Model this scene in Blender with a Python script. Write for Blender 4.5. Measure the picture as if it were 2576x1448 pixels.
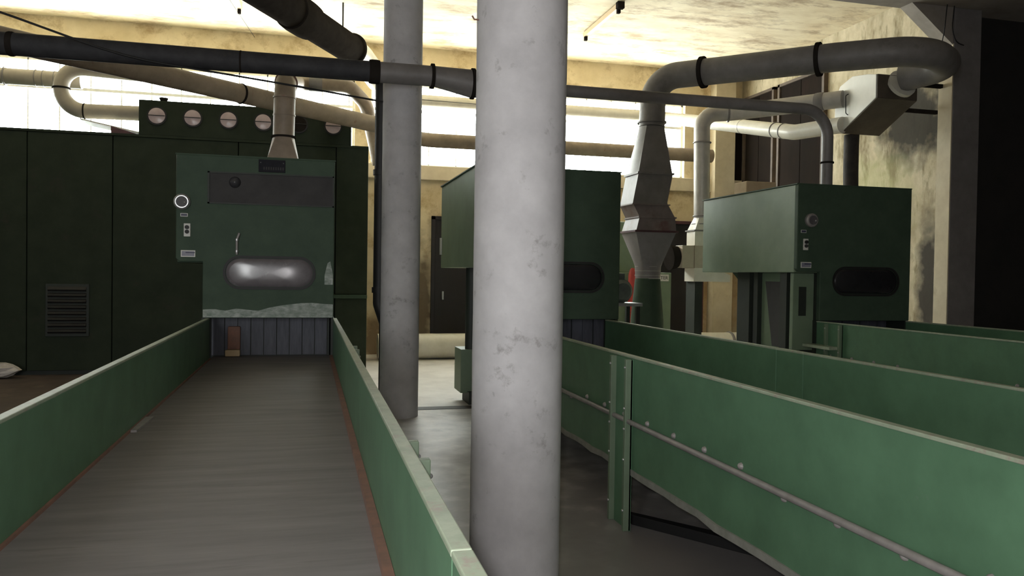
import bpy, math, random
from mathutils import Vector, Matrix
random.seed(4)
for o in list(bpy.data.objects): bpy.data.objects.remove(o, do_unlink=True)
scene = bpy.context.scene
COL = scene.collection
PI = math.pi

# ------------------------------------------------------------------ camera
F_PX, W_PX = 2003.0, 2576.0
YAW, PITCH, ROLL = math.atan(512.7/2003), math.atan(37/2003), 0.0153
CAM_H = 1.5
fw = Vector((math.sin(YAW)*math.cos(PITCH), math.cos(YAW)*math.cos(PITCH), -math.sin(PITCH)))
rt = Vector((math.cos(YAW), -math.sin(YAW), 0)); up = rt.cross(fw)
R_ = rt*math.cos(ROLL) + up*math.sin(ROLL); U_ = -rt*math.sin(ROLL) + up*math.cos(ROLL)
cd = bpy.data.cameras.new('camera'); cam = bpy.data.objects.new('camera', cd); COL.objects.link(cam)
cd.sensor_width = 36.0; cd.lens = 36.0*F_PX/W_PX; cd.clip_start = 0.05
mw = Matrix((( R_.x, U_.x, -fw.x, 0), (R_.y, U_.y, -fw.y, 0), (R_.z, U_.z, -fw.z, CAM_H), (0, 0, 0, 1)))
cam.matrix_world = mw
scene.camera = cam

# ------------------------------------------------------------------ daylight
SKY = 34.0
wd = bpy.data.worlds.new('overcast_sky'); scene.world = wd; wd.use_nodes = True
bg = wd.node_tree.nodes['Background']; bg.inputs[0].default_value = (0.98, 1.0, 1.0, 1); bg.inputs[1].default_value = SKY

def portal(name, loc, sx, sy, direction):
    l = bpy.data.lights.new(name, 'AREA'); l.shape = 'RECTANGLE'; l.size = sx; l.size_y = sy
    o = bpy.data.objects.new(name, l); COL.objects.link(o)
    o.location = loc
    o.rotation_euler = Vector(direction).to_track_quat('-Z', 'Y').to_euler()
    l.cycles.is_portal = True
    return o
# openings the daylight comes through (x0, x1, z0, z1)
FAR_Y, BACK_Y, LEFT_X, RIGHT_X, NEAR_RIGHT_X, CEIL = 14.5, -1.9, -8.0, 8.45, 13.0, 5.57
WIN_Z0, WIN_Z1 = 3.43, 4.9
W1 = (-7.267, 0.773); W2 = (1.10, 7.196)
BACK_FILL = [(-2.6, -1.8, 1.0, 3.2)]  # unseen opening added behind the camera, sized to light the foreground
LEFTW = []
portal('far_window_portal', ((W1[0]+W1[1])/2, FAR_Y+.1, (WIN_Z0+WIN_Z1)/2), W1[1]-W1[0], WIN_Z1-WIN_Z0, (0, -1, 0))
portal('far_window_portal', ((W2[0]+W2[1])/2, FAR_Y+.1, (WIN_Z0+WIN_Z1)/2), W2[1]-W2[0], WIN_Z1-WIN_Z0, (0, -1, 0))
for a in BACK_FILL:
    portal('back_fill_portal', ((a[0]+a[1])/2, BACK_Y-.1, (a[2]+a[3])/2), a[1]-a[0], a[3]-a[2], (0, 1, 0))
for a in LEFTW:
    portal('left_window_portal', (LEFT_X-.1, (a[0]+a[1])/2, (a[2]+a[3])/2), a[1]-a[0], a[3]-a[2], (1, 0, 0))

# the camera's own flash (floating dust in the photograph is lit by it)
fl_ = bpy.data.lights.new('camera_flash', 'POINT'); fl_.energy = 150; fl_.shadow_soft_size = .04; fl_.color = (1, .97, .98)
flo = bpy.data.objects.new('camera_flash', fl_); COL.objects.link(flo); flo.location = (-.05, -.02, CAM_H+.06)

vs = scene.view_settings
vs.view_transform = 'Standard'; vs.look = 'None'; vs.gamma = 1.0; vs.use_curve_mapping = False; vs.exposure = 0.0

# ------------------------------------------------------------------ materials
MATS = {}
def mat(name, c1, c2=None, scale=4.0, rough=0.6, metal=0.0, bump=0.0, stretch=(1, 1, 1), c3=None, c3_pos=.62, c3_scale=None, spec=.5, detail=6, c3_stretch=None):
    if name in MATS: return MATS[name]
    m = bpy.data.materials.new(name); m.use_nodes = True; nt = m.node_tree; nd = nt.nodes; lk = nt.links
    b = nd['Principled BSDF']
    b.inputs['Roughness'].default_value = rough; b.inputs['Metallic'].default_value = metal
    b.inputs['Specular IOR Level'].default_value = spec
    c2 = c2 or tuple(v*.8 for v in c1)
    tc = nd.new('ShaderNodeTexCoord'); mp = nd.new('ShaderNodeMapping'); mp.inputs['Scale'].default_value = stretch
    lk.new(tc.outputs['Object'], mp.inputs[0])
    n = nd.new('ShaderNodeTexNoise'); n.inputs['Scale'].default_value = scale; n.inputs['Detail'].default_value = detail; n.inputs['Roughness'].default_value = .65
    lk.new(mp.outputs[0], n.inputs['Vector'])
    r = nd.new('ShaderNodeValToRGB'); r.color_ramp.elements[0].position = .32; r.color_ramp.elements[1].position = .68
    r.color_ramp.elements[0].color = (*c2, 1); r.color_ramp.elements[1].color = (*c1, 1)
    lk.new(n.outputs[0], r.inputs[0])
    out = r.outputs[0]
    if c3:
        mp3 = nd.new('ShaderNodeMapping'); mp3.inputs['Scale'].default_value = c3_stretch or stretch; mp3.inputs['Location'].default_value = (3.3, 7.1, 1.7)
        lk.new(tc.outputs['Object'], mp3.inputs[0])
        n3 = nd.new('ShaderNodeTexNoise'); n3.inputs['Scale'].default_value = c3_scale or scale*.5; n3.inputs['Detail'].default_value = 8; n3.inputs['Roughness'].default_value = .7
        lk.new(mp3.outputs[0], n3.inputs['Vector'])
        r3 = nd.new('ShaderNodeValToRGB'); r3.color_ramp.elements[0].position = c3_pos-.07; r3.color_ramp.elements[1].position = c3_pos+.07
        r3.color_ramp.elements[0].color = (0, 0, 0, 1); r3.color_ramp.elements[1].color = (1, 1, 1, 1)
        lk.new(n3.outputs[0], r3.inputs[0])
        mx = nd.new('ShaderNodeMix'); mx.data_type = 'RGBA'
        lk.new(r3.outputs[0], mx.inputs[0]); lk.new(out, mx.inputs[6]); mx.inputs[7].default_value = (*c3, 1)
        out = mx.outputs[2]
    lk.new(out, b.inputs['Base Color'])
    if bump:
        bp = nd.new('ShaderNodeBump'); bp.inputs['Strength'].default_value = bump; bp.inputs['Distance'].default_value = .02
        lk.new(n.outputs[0], bp.inputs['Height']); lk.new(bp.outputs[0], b.inputs['Normal'])
    MATS[name] = m
    return m
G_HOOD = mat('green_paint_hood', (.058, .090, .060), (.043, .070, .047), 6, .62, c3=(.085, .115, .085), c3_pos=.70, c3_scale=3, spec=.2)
G_BODY = mat('dark_green_paint_chamber', (.032, .042, .027), (.022, .030, .019), 3, .7, c3=(.042, .038, .030), c3_pos=.66, spec=.15)
G_RAIL = mat('green_paint_conveyor', (.105, .215, .125), (.08, .165, .095), 5, .45, c3=(.15, .215, .16), c3_pos=.72, c3_scale=6, spec=.35)
G_LIP = mat('worn_pale_green_edge', (.36, .42, .31), (.25, .31, .22), 14, .5, c3=(.30, .27, .22), c3_pos=.6, c3_scale=20)
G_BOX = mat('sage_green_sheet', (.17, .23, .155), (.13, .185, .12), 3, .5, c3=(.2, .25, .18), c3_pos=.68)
G_DARK = mat('near_black_green', (.02, .027, .02), (.014, .019, .014), 8, .6)
WORN = mat('paint_worn_to_grey', (.32, .36, .32), (.10, .15, .11), 11, .5, c3=(.42, .44, .42), c3_pos=.6, c3_scale=7, stretch=(1, 1, 2))
PLASTER = mat('stained_plaster', (.74, .63, .42), (.56, .45, .27), 1.6, .9, bump=.15, c3=(.42, .31, .17), c3_pos=.58, c3_scale=2.0, detail=9)
GRIME = mat('grimy_grey_plaster', (.34, .33, .32), (.24, .23, .22), 2, .9)
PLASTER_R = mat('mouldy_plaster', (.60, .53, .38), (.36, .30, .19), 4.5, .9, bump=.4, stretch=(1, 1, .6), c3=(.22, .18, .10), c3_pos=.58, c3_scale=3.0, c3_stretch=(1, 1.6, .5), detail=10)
CEILM = mat('ceiling_plaster', (.84, .76, .56), (.64, .53, .35), 2.2, .9, bump=.1, stretch=(.7, 1.5, 1), c3=(.40, .30, .19), c3_pos=.56, c3_scale=1.7, detail=9)
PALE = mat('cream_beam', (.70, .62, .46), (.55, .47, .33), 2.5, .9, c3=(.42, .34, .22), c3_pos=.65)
CONC = mat('grey_concrete', (.55, .54, .55), (.41, .40, .41), 3.5, .85, bump=.15, c3=(.24, .225, .22), c3_pos=.66, c3_scale=7, detail=12)
CONC_D = mat('sooty_concrete', (.34, .30, .26), (.25, .22, .19), 4, .9, bump=.1)
UNLIT_BLACK = mat('unlit_black_plaster', (.022, .019, .017), (.013, .012, .011), 3, .9)  # black stands for the unlit near bay, shade put into the wall colour
FLOORM = mat('worn_concrete_floor', (.78, .75, .71), (.58, .55, .52), 2.5, .35, bump=.02, c3=(.28, .26, .24), c3_pos=.64, c3_scale=1.3, detail=9)
FLOOR_STRIP = mat('dark_floor_strip', (.05, .045, .04), (.03, .027, .025), 5, .7)
BELT = mat('grey_conveyor_belt', (.205, .192, .188), (.15, .14, .137), 3, .75, stretch=(.5, 4, 1), c3=(.10, .09, .085), c3_pos=.66, c3_scale=1.5)
RUST = mat('rusty_red_steel', (.26, .13, .09), (.17, .10, .075), 12, .8)
D_BLACK = mat('black_painted_duct', (.05, .05, .053), (.03, .03, .033), 8, .65, c3=(.07, .06, .05), c3_pos=.66, spec=.2)
D_DARK = mat('dark_brown_duct', (.028, .024, .021), (.019, .016, .014), 6, .95, spec=0)
D_GREY = mat('dull_grey_duct', (.22, .205, .20), (.16, .148, .14), 5, .5, c3=(.12, .11, .10), c3_pos=.66)
D_BROWN = mat('rust_brown_duct', (.32, .25, .185), (.21, .165, .12), 5, .55, c3=(.20, .10, .06), c3_pos=.66, c3_scale=7)
D_GALV = mat('galvanised_duct', (.46, .44, .41), (.36, .34, .31), 6, .42, metal=.2)
D_CREAM = mat('pale_galvanised_duct', (.76, .73, .64), (.64, .61, .52), 5, .38)
D_MAROON = mat('maroon_grey_duct', (.24, .20, .195), (.17, .135, .13), 6, .5, c3=(.16, .09, .085), c3_pos=.6)
WHITE_M = mat('white_sheet_metal', (.86, .85, .78), (.76, .75, .68), 3, .35)
STEEL = mat('bare_steel', (.5, .5, .5), (.38, .38, .38), 20, .35, metal=.7)
DULLST = mat('dull_rod_steel', (.33, .31, .30), (.24, .225, .215), 15, .5, metal=.2)
BLACK = mat('black_rubber', (.012, .012, .012), (.008, .008, .008), 8, .6)
DKBROWN = mat('dark_brown_boards', (.015, .010, .0075), (.009, .0065, .005), 3, .95, spec=.1, stretch=(1, 1, .3), c3=(.028, .014, .010), c3_pos=.63)
DOORDK = mat('black_brown_door', (.016, .012, .014), (.01, .009, .01), 4, .7)
MAROON = mat('maroon_door_frame', (.10, .035, .04), (.06, .025, .03), 6, .6)
WHITEP = mat('off_white_plate', (.62, .62, .58), (.54, .54, .5), 9, .45)
NAVY = mat('dark_blue_label', (.05, .05, .10), (.03, .03, .06), 8, .5)
BLUEG = mat('blue_grey_strip_curtain', (.09, .095, .12), (.05, .053, .068), 7, .6, stretch=(4, 1, .6))
PORT = mat('pink_frosted_port_glass', (.55, .45, .46), (.46, .37, .38), 9, .25)
OVALG = mat('smoky_acrylic', (.16, .145, .155), (.11, .10, .107), 8, .2, c3=(.24, .23, .24), c3_pos=.68, c3_scale=10)
CARD = mat('tan_cardboard', (.55, .42, .26), (.45, .33, .19), 5, .85)
PLASTICW = mat('crumpled_white_plastic', (.62, .58, .55), (.45, .41, .39), 7, .5)
RED = mat('red_paint', (.42, .04, .03), (.3, .03, .025), 6, .5)
GREYP = mat('grey_inspection_panel', (.062, .06, .06), (.045, .044, .044), 6, .7, spec=.2)
LAMPW = mat('yellowed_batten_paint', (.62, .47, .28), (.52, .38, .22), 4, .6)
FRAME = mat('white_window_frame', (.8, .8, .76), (.72, .72, .68), 6, .5)
MOTOR = mat('grey_green_motor', (.14, .17, .15), (.09, .11, .10), 9, .5)

def blotch(m, blobs, along='y'):
    nt = m.node_tree; nd = nt.nodes; lk = nt.links; b = nd['Principled BSDF']; src = b.inputs['Base Color'].links[0].from_socket
    tc = nd.new('ShaderNodeTexCoord'); n = nd.new('ShaderNodeTexNoise'); n.inputs['Scale'].default_value = 5; n.inputs['Detail'].default_value = 8
    lk.new(tc.outputs['Object'], n.inputs['Vector'])
    for (c, sc, col, amt) in blobs:
        sub = nd.new('ShaderNodeVectorMath'); sub.operation = 'SUBTRACT'; sub.inputs[1].default_value = c; lk.new(tc.outputs['Object'], sub.inputs[0])
        mul = nd.new('ShaderNodeVectorMath'); mul.operation = 'MULTIPLY'; mul.inputs[1].default_value = (0, 1/sc[0], 1/sc[1]) if along == 'y' else (1/sc[0], 0, 1/sc[1]) if along == 'x' else (1/sc[0], 1/sc[1], 0); lk.new(sub.outputs[0], mul.inputs[0])
        ln = nd.new('ShaderNodeVectorMath'); ln.operation = 'LENGTH'; lk.new(mul.outputs[0], ln.inputs[0])
        ad_ = nd.new('ShaderNodeMath'); ad_.operation = 'MULTIPLY_ADD'; ad_.inputs[1].default_value = 1.1; lk.new(n.outputs[0], ad_.inputs[0]); lk.new(ln.outputs['Value'], ad_.inputs[2])
        mr = nd.new('ShaderNodeMapRange'); mr.inputs[1].default_value = 1.05; mr.inputs[2].default_value = 1.65; mr.inputs[3].default_value = amt; mr.inputs[4].default_value = 0; lk.new(ad_.outputs[0], mr.inputs[0])
        mx = nd.new('ShaderNodeMix'); mx.data_type = 'RGBA'; lk.new(mr.outputs[0], mx.inputs[0]); lk.new(src, mx.inputs[6]); mx.inputs[7].default_value = (*col, 1); src = mx.outputs[2]
    lk.new(src, b.inputs['Base Color'])
blotch(PLASTER, [((2.02-.225, 0, .9), (.22, 1.25), (.10, .07, .04), .9), ((1.15-.225, 0, .2), (.2, .6), (.14, .08, .04), .8), ((8.0-.225, 0, 1.3), (.7, 1.2), (.50, .32, .15), .6)], 'x')
blotch(FLOORM, [((2.0-6.15, 2.2-6.3, 0), (8.0, 5.6), (.20, .185, .18), .75), ((2.0-6.15, 3.4-6.3, 0), (1.2, 1.6), (.14, .13, .125), .5)], 'z')
# wall_right has its origin at (8.575, 11.825, 0)
blotch(PLASTER_R, [((0, 9.75-11.825, 3.8), (.95, .7), (.03, .027, .022), .95), ((0, 9.40-11.825, 1.3), (.24, 1.35), (.03, .025, .02), .95), ((0, 10.6-11.825, 2.7), (.9, .8), (.42, .43, .20), .45)])  # first blob darkens the wall behind the duct elbow
def glass_mat():
    m = bpy.data.materials.new('window_glass'); m.use_nodes = True; nt = m.node_tree; nd = nt.nodes; lk = nt.links
    nd.remove(nd['Principled BSDF'])
    t = nd.new('ShaderNodeBsdfTransparent'); t.inputs[0].default_value = (.93, .95, .93, 1)
    g = nd.new('ShaderNodeBsdfGlossy'); g.inputs['Roughness'].default_value = .08
    x = nd.new('ShaderNodeMixShader'); x.inputs[0].default_value = .06
    lk.new(t.outputs[0], x.inputs[1]); lk.new(g.outputs[0], x.inputs[2]); lk.new(x.outputs[0], nd['Material Output'].inputs[0])
    return m
GLASS = glass_mat()

# ------------------------------------------------------------------ mesh helpers
class MB:
    def __init__(s): s.v = []; s.f = []
    def box(s, x0, x1, y0, y1, z0, z1):
        n = len(s.v)
        s.v += [(x0,y0,z0),(x1,y0,z0),(x1,y1,z0),(x0,y1,z0),(x0,y0,z1),(x1,y0,z1),(x1,y1,z1),(x0,y1,z1)]
        s.f += [tuple(n+i for i in q) for q in ((0,3,2,1),(4,5,6,7),(0,1,5,4),(1,2,6,5),(2,3,7,6),(3,0,4,7))]
        return s
    def rings(s, rings, cap0=True, cap1=True):
        n = len(s.v); k = len(rings[0])
        for r in rings: s.v += [tuple(p) for p in r]
        for i in range(len(rings)-1):
            for j in range(k):
                a = n+i*k+j; b = n+i*k+(j+1) % k
                s.f.append((a, b, b+k, a+k))
        if cap0: s.f.append(tuple(n+j for j in reversed(range(k))))
        if cap1: s.f.append(tuple(n+(len(rings)-1)*k+j for j in range(k)))
        return s
    def prism(s, poly, vec):
        a = [Vector(p) for p in poly]; b = [p+Vector(vec) for p in a]
        return s.rings([a, b])
    def tube(s, pts, r, seg=24, cap=True):
        pts = [Vector(p) for p in pts]
        rr = r if isinstance(r, (list, tuple)) else [r]*len(pts)
        rings = []; t0 = (pts[1]-pts[0]).normalized()
        ref = Vector((0, 0, 1)) if abs(t0.z) < .9 else Vector((1, 0, 0))
        u = t0.cross(ref).normalized(); w = t0.cross(u).normalized()
        prev = t0
        for i, p in enumerate(pts):
            if i == 0: t = t0
            elif i == len(pts)-1: t = (pts[i]-pts[i-1]).normalized()
            else: t = ((pts[i]-pts[i-1]).normalized()+(pts[i+1]-pts[i]).normalized()).normalized()
            q = prev.rotation_difference(t); u = q @ u; w = q @ w; prev = t
            rings.append([p+(u*math.cos(2*PI*j/seg)+w*math.sin(2*PI*j/seg))*rr[i] for j in range(seg)])
        return s.rings(rings, cap, cap)
    def disc(s, c, axis, r, h, seg=24):
        c = Vector(c); a = Vector(axis).normalized()
        return s.tube([c-a*h/2, c+a*h/2], r, seg)
    def hemi(s, c, axis, r, seg=10, n=3):
        c = Vector(c); a = Vector(axis).normalized()
        return s.tube([c+a*r*math.sin(PI/2*i/n) for i in range(n+1)], [max(r*math.cos(PI/2*i/n), r*.05) for i in range(n+1)], seg)
def fillet(pts, rad, n=8):
    pts = [Vector(p) for p in pts]; out = [pts[0]]
    for i in range(1, len(pts)-1):
        a, b, c = pts[i-1], pts[i], pts[i+1]
        d1 = (a-b).normalized(); d2 = (c-b).normalized(); ang = d1.angle(d2)
        R = rad[i-1] if isinstance(rad, (list, tuple)) else rad
        t = min(R/math.tan(ang/2), (a-b).length*.495, (c-b).length*.495); R2 = t*math.tan(ang/2)
        p1 = b+d1*t; p2 = b+d2*t
        cen = b+(d1+d2).normalized()*(R2/math.sin(ang/2))
        v1 = p1-cen; q = v1.rotation_difference(p2-cen)
        ax, an = q.to_axis_angle()
        for k in range(n+1): out.append(cen+Matrix.Rotation(an*k/n, 3, ax) @ v1)
    out.append(pts[-1])
    return out
def rounded(cx, cz, hw, hh, r, n=8):
    o = []
    for sx, sz, a0 in ((1, 1, 0), (-1, 1, PI/2), (-1, -1, PI), (1, -1, 3*PI/2)):
        for k in range(n+1):
            a = a0+PI/2*k/n; o.append((cx+sx*(hw-r)+r*math.cos(a), cz+sz*(hh-r)+r*math.sin(a)))
    return o
def root_loc(p):
    while p.parent: p = p.parent
    return Vector(p.location)
def obj(name, mb, m, parent=None, smooth=False, bevel=0):
    v = [Vector(p) for p in mb.v]
    if parent is not None: off = root_loc(parent)
    else:
        lo = [min(p[i] for p in v) for i in range(3)]; hi = [max(p[i] for p in v) for i in range(3)]
        off = Vector(((lo[0]+hi[0])/2, (lo[1]+hi[1])/2, lo[2]))
    me = bpy.data.meshes.new(name); me.from_pydata([tuple(p-off) for p in v], [], mb.f); me.update()
    me.materials.append(m)
    if smooth:
        me.polygons.foreach_set('use_smooth', [True]*len(me.polygons)); me.set_sharp_from_angle(angle=math.radians(38))
    o = bpy.data.objects.new(name, me); COL.objects.link(o)
    if parent is not None: o.parent = parent
    else: o.location = off
    if bevel:
        b = o.modifiers.new('bevel', 'BEVEL'); b.width = bevel; b.segments = 2; b.limit_method = 'ANGLE'
    return o
def tag(o, label, cat, group=None):
    o['label'] = label; o['category'] = cat
    if group: o['group'] = group
    return o
def thing(name, label, cat, loc, group=None):
    o = bpy.data.objects.new(name, None); COL.objects.link(o); o.location = loc; o.empty_display_size = .2
    return tag(o, label, cat, group)
def struct(name, mb, m, bevel=0, smooth=False):
    o = obj(name, mb, m, None, smooth, bevel); o['kind'] = 'structure'; return o
def box(*a): return MB().box(*a)

# ------------------------------------------------------------------ the room
struct('floor_left', box(LEFT_X-.3, -1.0, BACK_Y-.3, FAR_Y+.3, -.15, 0), mat('oily_brown_floor', (.085, .06, .05), (.05, .036, .03), 2.5, .7, c3=(.12, .09, .075), c3_pos=.64))
struct('floor', box(-1.0, NEAR_RIGHT_X+.3, BACK_Y-.3, FAR_Y+.3, -.15, 0), FLOORM)
fc = struct('trim_1', box(.3, 2.6, 8.60, 8.78, -.02, .004), FLOOR_STRIP); fc['label'] = 'dark strip across the concrete floor'  # thin near-black strip laid across the floor
struct('ceiling', box(LEFT_X-.3, NEAR_RIGHT_X+.3, BACK_Y-.3, FAR_Y+.3, CEIL, CEIL+.2), CEILM)
m = MB()
T = .25
m.box(LEFT_X-.3, RIGHT_X+.3, FAR_Y, FAR_Y+T, 0, WIN_Z0)
m.box(LEFT_X-.3, RIGHT_X+.3, FAR_Y, FAR_Y+T, WIN_Z1, CEIL)
m.box(LEFT_X-.3, W1[0], FAR_Y, FAR_Y+T, WIN_Z0, WIN_Z1)
m.box(W1[1], W2[0]-.04, FAR_Y, FAR_Y+T, WIN_Z0, WIN_Z1)
m.box(W2[1], RIGHT_X+.3, FAR_Y, FAR_Y+T, WIN_Z0, WIN_Z1)
struct('wall_far', m, PLASTER)
struct('trim_2', box(LEFT_X, RIGHT_X, FAR_Y-.10, FAR_Y+.02, 3.17, 3.43), PALE, .01)['label'] = 'cream concrete sill beam under the far windows'
struct('trim_3', box(7.75, 8.19, FAR_Y-.22, FAR_Y+.02, 0, CEIL), PALE, .01)['label'] = 'cream corner pilaster on the far wall'
struct('wall_left', box(LEFT_X-T, LEFT_X, BACK_Y, FAR_Y, 0, CEIL), GRIME)
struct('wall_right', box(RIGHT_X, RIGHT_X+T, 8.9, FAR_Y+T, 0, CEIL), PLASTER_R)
struct('wall_partition', box(8.55, NEAR_RIGHT_X+.2, 8.98, 9.2, 0, CEIL), UNLIT_BLACK)
struct('wall_near_right', box(NEAR_RIGHT_X, NEAR_RIGHT_X+T, BACK_Y, 9.2, 0, CEIL), UNLIT_BLACK)
m = MB(); xs = LEFT_X-.3
for a in BACK_FILL:
    m.box(xs, a[0], BACK_Y-T, BACK_Y, 0, CEIL); m.box(a[0], a[1], BACK_Y-T, BACK_Y, 0, a[2]); m.box(a[0], a[1], BACK_Y-T, BACK_Y, a[3], CEIL); xs = a[1]
m.box(xs, NEAR_RIGHT_X+.3, BACK_Y-T, BACK_Y, 0, CEIL)
struct('wall_back', m, GRIME)
# beams over the columns, with the haunch at the wall pillar
BZ = 5.07
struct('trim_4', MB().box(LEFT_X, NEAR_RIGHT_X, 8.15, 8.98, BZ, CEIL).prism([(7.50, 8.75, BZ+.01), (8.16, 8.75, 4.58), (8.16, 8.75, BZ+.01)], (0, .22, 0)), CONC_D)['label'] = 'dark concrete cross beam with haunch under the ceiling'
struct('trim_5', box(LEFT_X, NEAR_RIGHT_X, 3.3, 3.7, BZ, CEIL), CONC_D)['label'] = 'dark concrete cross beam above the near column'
p = struct('trim_6', MB().box(8.17, 8.6, 8.74, 8.979, 0, BZ), mat('unlit_grey_pillar', (.21, .195, .19), (.15, .138, .132), 4, .9), .01)  # shade of the unlit front is put into the pillar colour
struct('trim_7', box(8.155, 8.17, 8.745, 8.979, 0, 4.6), PALE)['label'] = 'pale facing added for the window light on the wall pillar side'  # added pale skin, paints the window light on the pillar side
p['label'] = 'dark square wall pillar at the right'

# windows with frame bars and panes
def window(name, x0, x1, step, mx0):
    w = bpy.data.objects.new(name, None); COL.objects.link(w); w.location = ((x0+x1)/2, FAR_Y, WIN_Z0); w['kind'] = 'structure'
    m = MB(); y0, y1 = FAR_Y+.10, FAR_Y+.15
    m.box(x0, x1, y0, y1, WIN_Z0, WIN_Z0+.04); m.box(x0, x1, y0, y1, WIN_Z1-.04, WIN_Z1)
    m.box(x0, x0+.04, y0, y1, WIN_Z0, WIN_Z1); m.box(x1-.04, x1, y0, y1, WIN_Z0, WIN_Z1)
    obj('window_frame', m, FRAME, w)
    obj('transom', box(x0, x1, y0-.02, y1+.01, 4.405, 4.455), FRAME, w)
    xs = [x0]; k = mx0
    while k < x1-.08:
        if k > x0+.08: xs.append(k); obj('mullion', box(k-.009, k+.009, y0, y1, WIN_Z0, WIN_Z1), FRAME, w)
        k += step
    xs.append(x1)
    for a, b in zip(xs[:-1], xs[1:]):
        for z0, z1 in ((WIN_Z0+.03, 4.40), (4.46, WIN_Z1-.03)):
            obj('pane', box(a+.01, b-.01, y0+.022, y0+.028, z0, z1), GLASS, w)
window('window_1', W1[0], W1[1], .467, -4.46-.467*6)
window('window_2', W2[0]-.04, W2[1], .508, 1.61)

# dark doors on the far wall
def door(name, x0, x1, z1, fm, seam=True):
    d = bpy.data.objects.new(name, None); COL.objects.link(d); d.location = ((x0+x1)/2, FAR_Y, 0); d['kind'] = 'structure'
    n = 2 if seam else 1; w = (x1-x0-.12)/n
    for i in range(n): obj('door_leaf', box(x0+.06+i*w+.004, x0+.06+(i+1)*w-.004, FAR_Y-.05, FAR_Y+.01, .01, z1-.06), DOORDK, d, bevel=.006)
    for a, b in ((x0, x0+.06), (x1-.16, x1)): obj('door_frame', box(a, b, FAR_Y-.09, FAR_Y+.01, 0, z1), fm, d)
    obj('door_head', box(x0, x1, FAR_Y-.09, FAR_Y+.01, z1-.06, z1), fm, d)
    obj('door_handle', box(x0+.2, x0+.23, FAR_Y-.1, FAR_Y-.04, 1.0, 1.15), STEEL, d)
door('door_1', 2.17, 3.75, 2.52, DOORDK)
door('door_2', 6.2, 7.62, 2.58, MAROON)
# boarded dark panels high on the right wall
for i, (ya, yb, lab) in enumerate(((13.25, 14.32, 'dark brown boarded panel on the right wall next to the corner pilaster'), (11.75, 13.12, 'dark brown boarded panel on the right wall behind the white sheet box'))):
    t = thing('boarded_panel', lab, 'panel', (RIGHT_X-.03, (ya+yb)/2, 2.45), 'boarded panels on the right wall')
    n = 2
    if i == 0: obj('board', box(8.195, RIGHT_X-.01, FAR_Y-.05, FAR_Y-.002, 2.5, 5.0), DKBROWN, t, bevel=.005)
    for k in range(n):
        a = ya+.06+(yb-ya-.12)*k/n; b = ya+.06+(yb-ya-.12)*(k+1)/n
        obj('board', box(RIGHT_X-.05, RIGHT_X+.002, a+.006, b-.006, 2.5, 5.0), DKBROWN, t, bevel=.005)
    obj('frame', MB().box(RIGHT_X-.08, RIGHT_X+.002, ya, ya+.06, 2.45, 5.05).box(RIGHT_X-.08, RIGHT_X+.002, yb-.06, yb, 2.45, 5.05).box(RIGHT_X-.08, RIGHT_X+.002, ya, yb, 5.0, 5.05), mat('brown_frame', (.10, .07, .048), (.06, .042, .03), 5, .7), t)

# ------------------------------------------------------------------ columns
def column(x, y, r, label, zt):
    t = thing('concrete_column', label, 'column', (x, y, 0), 'round concrete columns')
    n = 48; rings = []
    for k in range(28):
        z = zt*k/27; rings.append([(x+math.cos(2*PI*j/n)*(r+random.uniform(-.0012, .0012)), y+math.sin(2*PI*j/n)*(r+random.uniform(-.0012, .0012)), z) for j in range(n)])
    obj('shaft', MB().rings(rings), CONC, t, True)
    return t
c1 = column(.925, 3.5, .205, 'pale grey round concrete column standing nearest, between the two conveyors', BZ)
c2 = column(.925, 8.3, .20, 'grey round concrete column further back, behind the horizontal black duct', BZ)
obj('hook', MB().tube([(.72, 3.48, 2.62), (.70, 3.48, 2.62), (.69, 3.48, 2.635)], .004, 8), RUST, c1)
m = MB(); m.tube(fillet([(.735, 8.60, 3.5), (.735, 8.60, 1.15), (.80, 8.56, .95), (.80, 8.56, .0)], .1), .065, 16)
dp = thing('downpipe', 'black downpipe running down behind the left side of the far column', 'pipe', (.735, 8.6, 0))
obj('pipe', m, BLACK, dp, True)
for z in (2.55, 1.3): obj('collar', MB().disc((.735, 8.6, z), (0, 0, 1), .078, .06, 16), BLACK, dp, True)

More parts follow.
